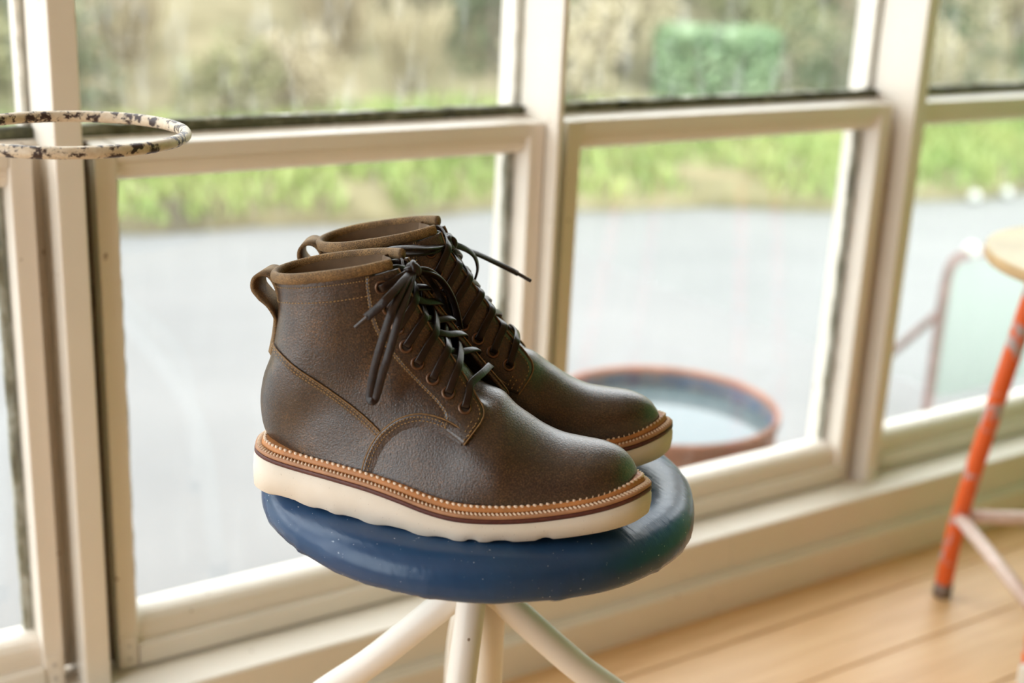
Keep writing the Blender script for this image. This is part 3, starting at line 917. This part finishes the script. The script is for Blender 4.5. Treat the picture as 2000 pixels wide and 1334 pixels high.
def surf(t, v, side):
    s = sec_at(t)
    x = s[2] + (s[0] - s[2]) * v; z = s[3] + (s[1] - s[3]) * v
    ys_ = s[13] * v * v
    if side < 0: return np.array([x, ys_ - wid(v, s[4], s[6], s[8], s[10], s[11], s[12]), z])
    return np.array([x, ys_ + wid(v, s[5], s[7], s[9], s[10], s[11], s[12]), z])
def last_mesh(recess=0.0):
    V = []; F = []
    per = 2 * len(VV) - 1
    for t in _s:
        row = [surf(t, v_, -1) for v_ in VV] + [surf(t, v_, 1) for v_ in VV[-2::-1]]
        row = [np.array(p) for p in row]
        if recess > 0 and t > 10.5:
            amt = min(1, (t - 10.5) / 2.0); amt = recess * amt * amt * (3 - 2 * amt)
            s = sec_at(t); dT = np.array([s[2] - s[0], 0, s[3] - s[1]]); dT /= np.linalg.norm(dT)
            apex = row[len(VV) - 1]
            for q in range(per):
                d = abs(row[q][1] - apex[1])
                vq = VV[q] if q < len(VV) else VV[per - 1 - q]
                if vq > .6:
                    g = max(0.0, min(1.0, (0.0245 - d) / 0.007)); g = g * g * (3 - 2 * g)
                    row[q] = row[q] + dT * amt * g
        V += row
    for i in range(NS - 1):
        for j in range(per - 1):
            a = i * per + j
            F.append((a, a + 1, a + per + 1, a + per))
        F.append((i * per + per - 1, i * per, (i + 1) * per, (i + 1) * per + per - 1))
    F.append(tuple(range(per - 1, -1, -1)))
    return np.array(V), F, per
LV, LF, PER = last_mesh(0.0)
RV, RF, _ = last_mesh(0.012)
BVH = BVHTree.FromPolygons([Vector(p) for p in LV], LF)
def on_side(x, z, side):
    """point and outward normal of the upper seen from one side (side -1 lateral, +1 medial)"""
    h = BVH.ray_cast(Vector((x, 0.2 * side, z)), Vector((0, -side, 0)))
    if h[0] is None:
        p, nrm, _, _ = BVH.find_nearest(Vector((x, 0.02 * side, z)))
    else:
        p, nrm = h[0], h[1]
    if nrm.y * side < 0: nrm = -nrm
    return p, nrm
def patch(cA, cB, side, hA, hB, n=40, m=8, low=-0.0006, ease=1.0):
    """shell between two side-view curves cA (raised by hA) and cB (raised by hB)"""
    A = catmull(cA, n); B = catmull(cB, n)
    top = []; bot = []
    for i in range(n):
        for j in range(m):
            t = j / (m - 1)
            x, z = A[i] * (1 - t) + B[i] * t
            p, nr = on_side(x, z, side)
            h = hA + (hB - hA) * (t ** ease)
            top.append(p + nr * h); bot.append(p + nr * low)
    V = [tuple(q) for q in top + bot]; F = []; N = n * m
    for i in range(n - 1):
        for j in range(m - 1):
            a = i * m + j
            F.append((a, a + 1, a + m + 1, a + m))
            F.append((N + a, N + a + m, N + a + m + 1, N + a + 1))
    for i in range(n - 1):
        for j in (0, m - 1):
            a = i * m + j
            F.append((a, a + m, N + a + m, N + a))
    for j in range(m - 1):
        for i in (0, n - 1):
            a = i * m + j
            F.append((a, a + 1, N + a + 1, N + a))
    return V, F
def stitch_run(mb, curve, side, step=0.0026, ln=0.0019, w=0.0007, lift=0.0012, tilt=0.0):
    L = float(np.linalg.norm(np.diff(catmull(curve, 200), axis=0), axis=1).sum())
    C_ = catmull(curve, max(4, int(L / step)))
    P = [on_side(x, z, side) for x, z in C_]
    for i in range(len(P) - 1):
        p, nr = P[i]
        d = (P[i + 1][0] - p)
        if d.length < 1e-6 or d.length > 0.02: continue
        d.normalize(); c = p + nr * lift
        s = nr.cross(d).normalized()
        d2 = (d * math.cos(tilt) + s * math.sin(tilt)); s2 = nr.cross(d2).normalized()
        blob(mb, c, d2, s2, nr, ln / 2, w / 2, 0.0004)
def blob(mb, c, d, s, nr, a, b, h):
    o = len(mb.v)
    for (i, j, k) in ((-1, 0, 0), (-.5, -1, 0), (.5, -1, 0), (1, 0, 0), (.5, 1, 0), (-.5, 1, 0), (-.5, 0, 1), (.5, 0, 1)):
        mb.v.append(tuple(c + d * (a * i) + s * (b * j) + nr * (h * k)))
    mb.f += [(o, o + 1, o + 6), (o + 1, o + 2, o + 7, o + 6), (o + 2, o + 3, o + 7), (o + 3, o + 4, o + 7), (o + 4, o + 5, o + 6, o + 7), (o + 5, o, o + 6)]

FACE_EDGE = [(.1080, .1835), (.1160, .1690), (.1325, .1430), (.1450, .1280), (.1595, .1105), (.1730, .0940), (.1795, .0860), (.1805, .0800), (.1765, .0725), (.1720, .0650)]
FACE_REAR = [(.0895, .1780), (.0905, .1680), (.0950, .1465), (.1030, .1310), (.1165, .1160), (.1335, .1018), (.1460, .0922), (.1535, .0850), (.1550, .0795), (.1540, .0740)]
VAMP_SEAM = [(.0970, .0330), (.0985, .0430), (.1015, .0529), (.1065, .0628), (.1130, .0705), (.1216, .0775), (.1346, .0822), (.1479, .0818), (.1595, .0785), (.1730, .0720)]
VAMP_IN = [(.1090, .0300), (.1105, .0400), (.1130, .0480), (.1170, .0560), (.1220, .0618), (.1290, .0668), (.1375, .0695), (.1470, .0690), (.1570, .0660), (.1690, .0615)]
COUNTER = [(.0165, .1150), (.0302, .1105), (.0420, .1045), (.0560, .0975), (.0757, .0868), (.0930, .0765), (.1060, .0672), (.1100, .0638)]
COUNTER_IN = [(x - .0035, z - .0085) for x, z in COUNTER]
EYE = [(.1670, .0875), (.1538, .0970), (.1415, .1062), (.1292, .1162), (.1196, .1280), (.1125, .1410), (.1055, .1555), (.0995, .1710)]
RIMZ = None

def lerpc(A, B, t): return [tuple(np.array(a) * (1 - t) + np.array(b) * t) for a, b in zip(A, B)]

def make_boot(name, label, matrix, mirror, lace_spec):
    root = empty(name); root.matrix_world = matrix
    tag(root, label, 'boot', 'pair of boots on the stool')
    Mf = (lambda P: [(p[0], -p[1], p[2]) for p in P]) if mirror else (lambda P: [tuple(p) for p in P])
    def add(nm, V, F, m, smooth=True, parent=root):
        return mobj(nm, Mf(V), F, m, parent, smooth)
    # ---------- sole stack
    N = len(OUT)
    def notch(i):
        x, y = OUT[i]
        zb = float(ZB(x))
        if x < 0.012 or x > 0.30: return zb
        k = 0.0
        for c, w_, h_ in ((.036, .013, .0032), (.068, .007, .0022), (.092, .010, .0028), (.128, .013, .0040), (.163, .008, .0030), (.186, .0045, .0036), (.207, .007, .0026), (.238, .0045, .0032)):
            k += .62 * h_ * math.exp(-((x - c) / w_) ** 4)
        return zb + k
    zb_edge = np.array([notch(i) for i in range(N)])
    r = []
    r.append(np.c_[OUT - ONR * .020, zb_edge * .6])
    r.append(np.c_[OUT - ONR * .004, zb_edge])
    r.append(np.c_[OUT - ONR * .0006, zb_edge + .0022])
    zt = ZS(OUT[:, 0])
    r.append(np.c_[OUT + ONR * .0002, zb_edge * .5 + zt * .5])
    r.append(np.c_[OUT - ONR * .0002, zt - .0030])
    r.append(np.c_[OUT - ONR * .0009, zt - .0026])
    r.append(np.c_[OUT - ONR * .0007, zt - .0002])
    r.append(np.c_[OUT - ONR * .0025, zt])
    r.append(np.c_[OUT - ONR * .020, zt])
    def rings(rs, cap0=True, cap1=True):
        V = np.concatenate(rs); F = []
        for i in range(len(rs) - 1):
            for k in range(N):
                a = i * N + k; b = i * N + (k + 1) % N
                F.append((a, b, b + N, a + N))
        if cap0: F.append(tuple(range(N - 1, -1, -1)))
        if cap1: F.append(tuple(range((len(rs) - 1) * N, len(rs) * N)))
        return V, F
    add('outsole', *rings(r), MAT['sole'])
    r = [np.c_[OUT - ONR * o, zt + dz] for o, dz in ((.018, 0), (.0012, 0.0), (.0006, .0008), (.0006, .0026), (.0014, .0033), (.018, .0033))]
    add('midsole', *rings(r), MAT['midsole'])
    r = [np.c_[OUT - ONR * o, zt + dz] for o, dz in ((.018, .0033), (.0016, .0034), (.0010, .0041), (.0012, .0056), (.0022, .0062), (.0068, .0060), (.018, .0060))]
    wl = add('welt', *rings(r), MAT['weltlt'])
    r = [np.c_[OUT - ONR * o, zt + dz] for o, dz in ((.0178, .0058), (.0066, .0060), (.0060, .0070), (.0066, .0082), (.0076, .0100), (.0088, .0108), (.0105, .0105), (.0178, .0100))]
    add('storm_welt', *rings(r), MAT['welt'], parent=wl)
    # welt stitching: outer lockstitch and the ribbed inner seam
    mbw = MB()
    per_ = np.r_[0, np.cumsum(np.linalg.norm(np.diff(np.r_[OUT, OUT[:1]], axis=0), axis=1))]
    tot = per_[-1]
    def at(s, off, dz):
        i = s / tot * N
        a = int(i) % N; b = (a + 1) % N; u = i - int(i)
        p = OUT[a] * (1 - u) + OUT[b] * u; nr = ONR[a] * (1 - u) + ONR[b] * u
        z = float(ZS(p[0]))
        q = p - nr * off
        return Vector((q[0], q[1], z + dz)), Vector((nr[0], nr[1], 0)).normalized()
    # arc position really even
    def arc(k, n_):
        target = tot * k / n_
        i = int(np.searchsorted(per_, target)) - 1
        i = max(0, min(N - 1, i)); u = (target - per_[i]) / (per_[i + 1] - per_[i])
        return (i + u) / N * tot
    n1 = 225
    for k in range(n1):
        s = arc(k, n1)
        p, nr = at(s, .0042, .0062)
        tdir = Vector((-nr.y, nr.x, 0))
        d = (nr * .86 + tdir * .5).normalized()
        blob(mbw, p, d, Vector((0, 0, 1)).cross(d), Vector((0, 0, 1)), .0025, .0009, .0012)
    n2 = 150
    for k in range(n2):
        s = arc(k + .5, n2)
        p, nr = at(s, .0084, .0104)
        tdir = Vector((-nr.y, nr.x, 0))
        d = (tdir * .93 + nr * .35).normalized()
        up = (Vector((0, 0, 1)) * .8 + nr * .6).normalized()
        blob(mbw, p, d, up.cross(d), up, .0019, .0012, .0015)
    so = add('welt_stitching', mbw.v, mbw.f, MAT['ivory'], True, wl); so['kind'] = 'stuff'

    # ---------- upper
    per = PER
    V = list(map(tuple, RV)); F = list(RF)
    up_ = add('upper', V, F[:], MAT['leather'])
    # inside of the shaft
    top = RV[(NS - 1) * per:(NS) * per]
    cen = top.mean(0)
    IV = []; IF = []
    for k, (sc_, dz) in enumerate(((0.995, 0.0), (0.93, 0.0005), (0.90, -0.012), (0.90, -0.045), (0.88, -0.075))):
        for p in top:
            q = cen + (np.array(p) - cen) * np.array([1 - (1 - sc_) * .6, sc_, 1]); q[2] = p[2] + dz; IV.append(tuple(q))
    for k in range(4):
        for j in range(per):
            a = k * per + j; b = k * per + (j + 1) % per
            IF.append((a, b, b + per, a + per))
    IF.append(tuple(range(4 * per, 5 * per)))
    add('lining', IV, IF, MAT['lining'])
    # collar roll from one facing round the back to the other
    cp = []; cu_ = []
    tt = len(SEC) - 1
    half = [v_ for v_ in np.linspace(0, .93, 28)]
    half = [v_ ** 1.6 / (.93 ** .6) for v_ in half]
    for v_ in half[::-1]:
        cp.append(surf(tt, v_, -1))
    for v_ in half[1:]:
        cp.append(surf(tt, v_, 1))
    cp = catmull(cp, 90)
    cpo = []
    cxy = np.array([.065, 0])
    for p in cp:
        d = p[:2] - cxy; d /= np.linalg.norm(d)
        cpo.append((p[0] + d[0] * .0006, p[1] + d[1] * .0006, p[2] + .0005))
    Vc, Fc = sweep(cpo, [(a * .0030, b * .0042) for a, b in circ(1, 12)], up=(0, 0, 1))
    add('collar', Vc, Fc, MAT['collar'])
    # facings, vamp wings, counters
    mbs = MB()
    for side in (-1, 1):
        fe = FACE_EDGE if side < 0 else [(x + (.0075 if z < .10 else .005 if z < .15 else 0), z + .001) for x, z in FACE_EDGE]
        Vp, Fp = patch(fe, FACE_REAR, side, .0028, .0002, 60, 12, -.0016, 1.2)
        add('facing', Vp, Fp, MAT['leather'])
        Vp, Fp = patch(VAMP_SEAM, VAMP_IN, side, .0017, -.0006, 60, 8, -.0012, .9)
        add('vamp_wing', Vp, Fp, MAT['leather'])
        Vp, Fp = patch(COUNTER, COUNTER_IN, side, .0013, -.0006, 60, 8, -.0012, .9)
        add('heel_counter', Vp, Fp, MAT['leather'])
        # raw cut edges
        for cv, h_, rr_ in ((fe, .0026, .0006), (VAMP_SEAM, .0013, .0006), (COUNTER, .0010, .00065)):
            C_ = catmull(cv, 70)
            pts_ = [on_side(x, z, side) for x, z in C_]
            Vt, Ft = sweep([p + nr * h_ for p, nr in pts_], circ(rr_, 6))
            add('cut_edge', Vt, Ft, MAT['edge'])
        # stitching
        stitch_run(mbs, lerpc(VAMP_SEAM, VAMP_IN, .16)[:9], side, lift=.0017)
        stitch_run(mbs, lerpc(VAMP_SEAM, VAMP_IN, .36)[:9], side, lift=.0014)
        stitch_run(mbs, lerpc(COUNTER, COUNTER_IN, .16), side, lift=.0014)
        stitch_run(mbs, lerpc(COUNTER, COUNTER_IN, .42), side, lift=.0011)
        stitch_run(mbs, lerpc(FACE_REAR, fe, .0), side, lift=.0009)
        stitch_run(mbs, lerpc(FACE_REAR, fe, .07), side, lift=.0012)
        stitch_run(mbs, lerpc(FACE_REAR, fe, .90)[4:], side, lift=.0031)
        stitch_run(mbs, [(.0175, .1475), (.034, .1525), (.0675, .159), (.0955, .1655)], side, lift=.0004)
        stitch_run(mbs, [(.0165, .1595), (.034, .1640), (.0675, .1712), (.112, .1808)], side, lift=.0006, step=.002, ln=.0014)
        stitch_run(mbs, [(.174, .071), (.1755, .0745), (.1780, .0790)], side, lift=.0033)
        stitch_run(mbs, [(.171, .0735), (.1725, .0770), (.1750, .0815)], side, lift=.0033)
    so = add('stitching', mbs.v, mbs.f, MAT['thread']); so['kind'] = 'stuff'
    # pull tab
    tp = catmull([(.0205, .146), (.0170, .158), (.0120, .1655), (.0055, .1672), (-.0005, .1630), (-.0012, .1550), (.0035, .1492), (.0095, .1425), (.0120, .1320), (.0112, .1180), (.0085, .1030)], 50)
    V_ = []; F_ = []
    TW = .0135
    nor = np.gradient(tp, axis=0); nor /= np.linalg.norm(nor, axis=1)[:, None]; nor = np.c_[-nor[:, 1], nor[:, 0]]
    for i, p in enumerate(tp):
        w_ = TW * (1.0 if i < 30 else 1.0 - .35 * (i - 30) / 20)
        h_ = .0013
        for (a, b) in ((-1, -1), (-.96, 1), (0, 1.1), (.96, 1), (1, -1), (0, -1.1)):
            hug = max(0.0, min(1.0, (i - 26) / 8)) * .0052 * a * a
            V_.append((p[0] + hug + nor[i][0] * h_ * b, a * w_, p[1] + nor[i][1] * h_ * b))
    for i in range(len(tp) - 1):
        for q in range(6):
            F_.append((i * 6 + q, i * 6 + (q + 1) % 6, i * 6 + 6 + (q + 1) % 6, i * 6 + 6 + q))
    F_ += [(0, 1, 2, 3, 4, 5), tuple((len(tp) - 1) * 6 + k for k in (5, 4, 3, 2, 1, 0))]
    add('pull_tab', V_, F_, MAT['collar'])
    # eyelets
    E_ = {}
    for side in (-1, 1):
        for k, (x, z) in enumerate(EYE):
            if side > 0: x += .003
            p, nr = on_side(x, z, side)
            p = p + nr * .0022
            E_[(side, k)] = (p, nr)
            Vt, Ft = torus(p, nr, .0041, .0012, 22, 8)
            ob = add('eyelet', Vt, Ft, MAT['brass'])
            hv = [tuple(p + nr * .0003 + (nr.orthogonal().normalized() * math.cos(a) + nr.cross(nr.orthogonal().normalized()) * math.sin(a)) * .0034) for a in np.linspace(0, 2 * math.pi, 16, endpoint=False)]
            add('eyelet_hole', hv, [tuple(range(16))], MAT['gap'], False, ob)
    # laces: criss-cross between the eyelet rows
    LP = rrect(.0058, .0019, .42)
    def lace(nm, pts, ups, w=1.0, n=None, parent=root, taper=None, m='lace'):
        n = n or max(16, int(sum((Vector(pts[i + 1]) - Vector(pts[i])).length for i in range(len(pts) - 1)) / .0016))
        P = catmull(pts, n)
        U = catmull(ups, n) if isinstance(ups, list) else [ups] * n
        U = [Vector(u) for u in U]
        Vt, Ft = sweep([tuple(p) for p in P], [(a * w, b) for a, b in LP], up=[tuple(u) for u in U], scale=taper(n) if taper else None)
        return add(nm, Vt, Ft, MAT[m], parent=parent)
    edgeP = {}
    for side in (-1, 1):
        fe = FACE_EDGE if side < 0 else [(x + (.0075 if z < .10 else .005 if z < .15 else 0), z + .001) for x, z in FACE_EDGE]
        FE = catmull(fe, 200)
        for k in range(8):
            p, nr = E_[(side, k)]
            up_dir = np.array([-.62, .78])
            tgt = np.array([p.x, p.z]) + np.array([.0035, .0165])
            j = int(np.argmin(((FE - tgt) ** 2).sum(1)))
            q, qn = on_side(FE[j][0], FE[j][1], side)
            edgeP[(side, k)] = (q + qn * .0042, qn)
    def cross(sa, ka, sb, kb, hi, bar=False):
        a, an = E_[(sa, ka)]; b, bn = E_[(sb, kb)]
        ea, ean = edgeP[(sa, ka)]; eb, ebn = edgeP[(sb, kb)]
        mid = (ea + eb) * .5
        mn = (ean + ebn).normalized()
        mid = mid + mn * ((.0020 + hi) if bar else (-.0030 + hi))
        a_in = (ea - a).normalized()
        if bar:
            b_in = (eb - b).normalized()
            pts = [a - an * .0015, a + a_in * .0012 + an * .0018, a * .5 + ea * .5 + an * .0034, ea + ean * .0006, mid, eb + ebn * .0006, b * .5 + eb * .5 + bn * .0032, b + b_in * .0012 + bn * .0018, b - bn * .0015]
            ups = [an + a_in * -.6, an, an, ean, mn, ebn, bn, bn, bn + b_in * -.6]
        else:
            # out of one eyelet, over its facing, across the gap and under the other facing
            pts = [a - an * .0015, a + a_in * .0012 + an * .0018, a * .5 + ea * .5 + an * .0034, ea + ean * .0006, mid, eb - ebn * .0072, b * .55 + eb * .45 - bn * .0066]
            ups = [an + a_in * -.6, an, an, ean, mn, ebn, bn]
        lace('lace', [tuple(p) for p in pts], [tuple(u) for u in ups])
    cross(-1, 0, 1, 0, .0012, True)
    for k in range(0, 7):
        if k: cross(-1, k, 1, k + 1, .0022 if k % 2 else -.0004)
        if k: cross(1, k, -1, k + 1, -.0004 if k % 2 else .0022)
    # knot and hanging strands
    K = Vector(lace_spec['knot'])
    if mirror: K = Vector((K.x, -K.y, K.z))
    fy = -1 if mirror else 1
    for side in (-1, 1):
        a, an = E_[(side, 7)]
        ea, ean = edgeP[(side, 7)]
        lace('lace', [tuple(a - an * .0015), tuple(a + an * .003), tuple((a + K) * .5 + an * .003 + Vector((.002, 0, .002))), tuple(K)], [tuple(an), tuple(an), tuple(an), (0.5, 0, .8)])
    mk = MB()
    mk.add(*torus(K, (0.2, 1, 0.35), .0040, .0026, 20, 10))
    mk.add(*torus(K + Vector((.001, .001, .001)), (0.9, .2, 0.4), .0044, .0024, 20, 10))
    mk.add(*torus(K + Vector((-.002, -.001, -.0005)), (-.3, .5, 0.9), .0034, .0024, 20, 10))
    add('knot', mk.v, mk.f, MAT['lace'])
    for st_ in lace_spec['strands']:
        pts = [tuple(K)] + [(p[0], p[1] * fy, p[2]) for p in st_['pts']] + ([tuple(K)] if st_.get('loop') else [])
        w_ = st_.get('w', 1.0)
        u = st_.get('up', (0, -1, .3)); u = (u[0], u[1] * fy, u[2])
        if st_.get('tip'):
            P = catmull(pts, 90)
            L_ = lace('lace_end', [tuple(p) for p in P[:76:3]] + [tuple(P[76])], u, w_)
            Vt, Ft = sweep([tuple(p) for p in P[74:]], [(a * .62, b * 1.0) for a, b in rrect(.0046, .0028, .5)], up=u)
            add('lace_tip', Vt, Ft, MAT['aglet'], parent=L_)
        else:
            lace('lace_loop', pts, u, w_)
    return root

near_spec = dict(knot=(.1190, -.006, .1820), strands=[
    dict(tip=True, w=1.1, pts=[(.1170, -.022, .1785), (.1115, -.042, .1705), (.1047, -.046, .1622), (.097, -.048, .1547), (.0896, -.05, .1471)]),
    dict(loop=True, w=1.05, pts=[(.1180, -.026, .1761), (.1150, -.046, .1608), (.1105, -.050, .1422), (.1056, -.052, .1193), (.1036, -.054, .0986), (.1058, -.0555, .0955), (.1082, -.054, .0986), (.1119, -.053, .1163), (.1158, -.052, .1319), (.1205, -.046, .1576), (.1210, -.024, .1745)]),
    dict(loop=True, w=1.2, up=(.3, 1, .3), pts=[(.128, .008, .1790), (.1364, .030, .1615), (.1399, .042, .1413), (.1432, .046, .1241), (.1415, .047, .1190), (.1393, .046, .1225), (.1353, .042, .1384), (.1303, .030, .1573), (.1250, .008, .1760)]),
    dict(tip=True, w=1.1, up=(.3, 1, .3), pts=[(.1335, .012, .1735), (.1405, .030, .155), (.1445, .041, .134), (.1475, .047, .113)]),
])
far_spec = dict(knot=(.1160, -.004, .1745), strands=[
    dict(loop=True, w=1.1, up=(0, -.4, 1), pts=[(.1051, -.030, .1767), (.0888, -.045, .1786), (.0759, -.050, .1776), (.0663, -.051, .1737), (.0595, -.050, .1687), (.0605, -.048, .1650), (.0690, -.046, .1690), (.0850, -.043, .1725), (.1030, -.028, .1725)]),
    dict(tip=True, w=1.0, up=(.3, -.5, 1), pts=[(.1264, .010, .1676), (.1384, .020, .1614), (.1553, .028, .1526), (.1682, .030, .1467), (.1821, .032, .1395)]),
    dict(loop=True, w=1.0, up=(1, -.2, .5), pts=[(.1266, .005, .1696), (.1353, .010, .1624), (.1387, .012, .1515), (.1361, .014, .1392), (.1333, .013, .1320), (.1325, .010, .1350), (.1309, .006, .1440), (.1231, .004, .1608)]),
    dict(tip=True, w=1.0, up=(.6, -1, .5), pts=[(.120, -.006, .166), (.129, -.013, .150), (.1345, -.0135, .136), (.137, -.013, .1284)]),
])
O1 = (0.3816, 0.9133)
z1 = SC.z - ((O1[0] - SC.x) * NUP.x + (O1[1] - SC.y) * NUP.y) / NUP.z
make_boot('boot', 'brown waxed suede lace-up boot with a lace loop hanging down its outer side', tilted((O1[0], O1[1], z1), 44), False, near_spec)
O2 = (0.4456, 0.9753)
z2 = SC.z - ((O2[0] - SC.x) * NUP.x + (O2[1] - SC.y) * NUP.y) / NUP.z
make_boot('boot', 'brown waxed suede lace-up boot with a lace end sticking out towards the window mullion', tilted((O2[0], O2[1], z2), 35.5) @ Matrix.Scale(1.02, 4), True, far_spec)
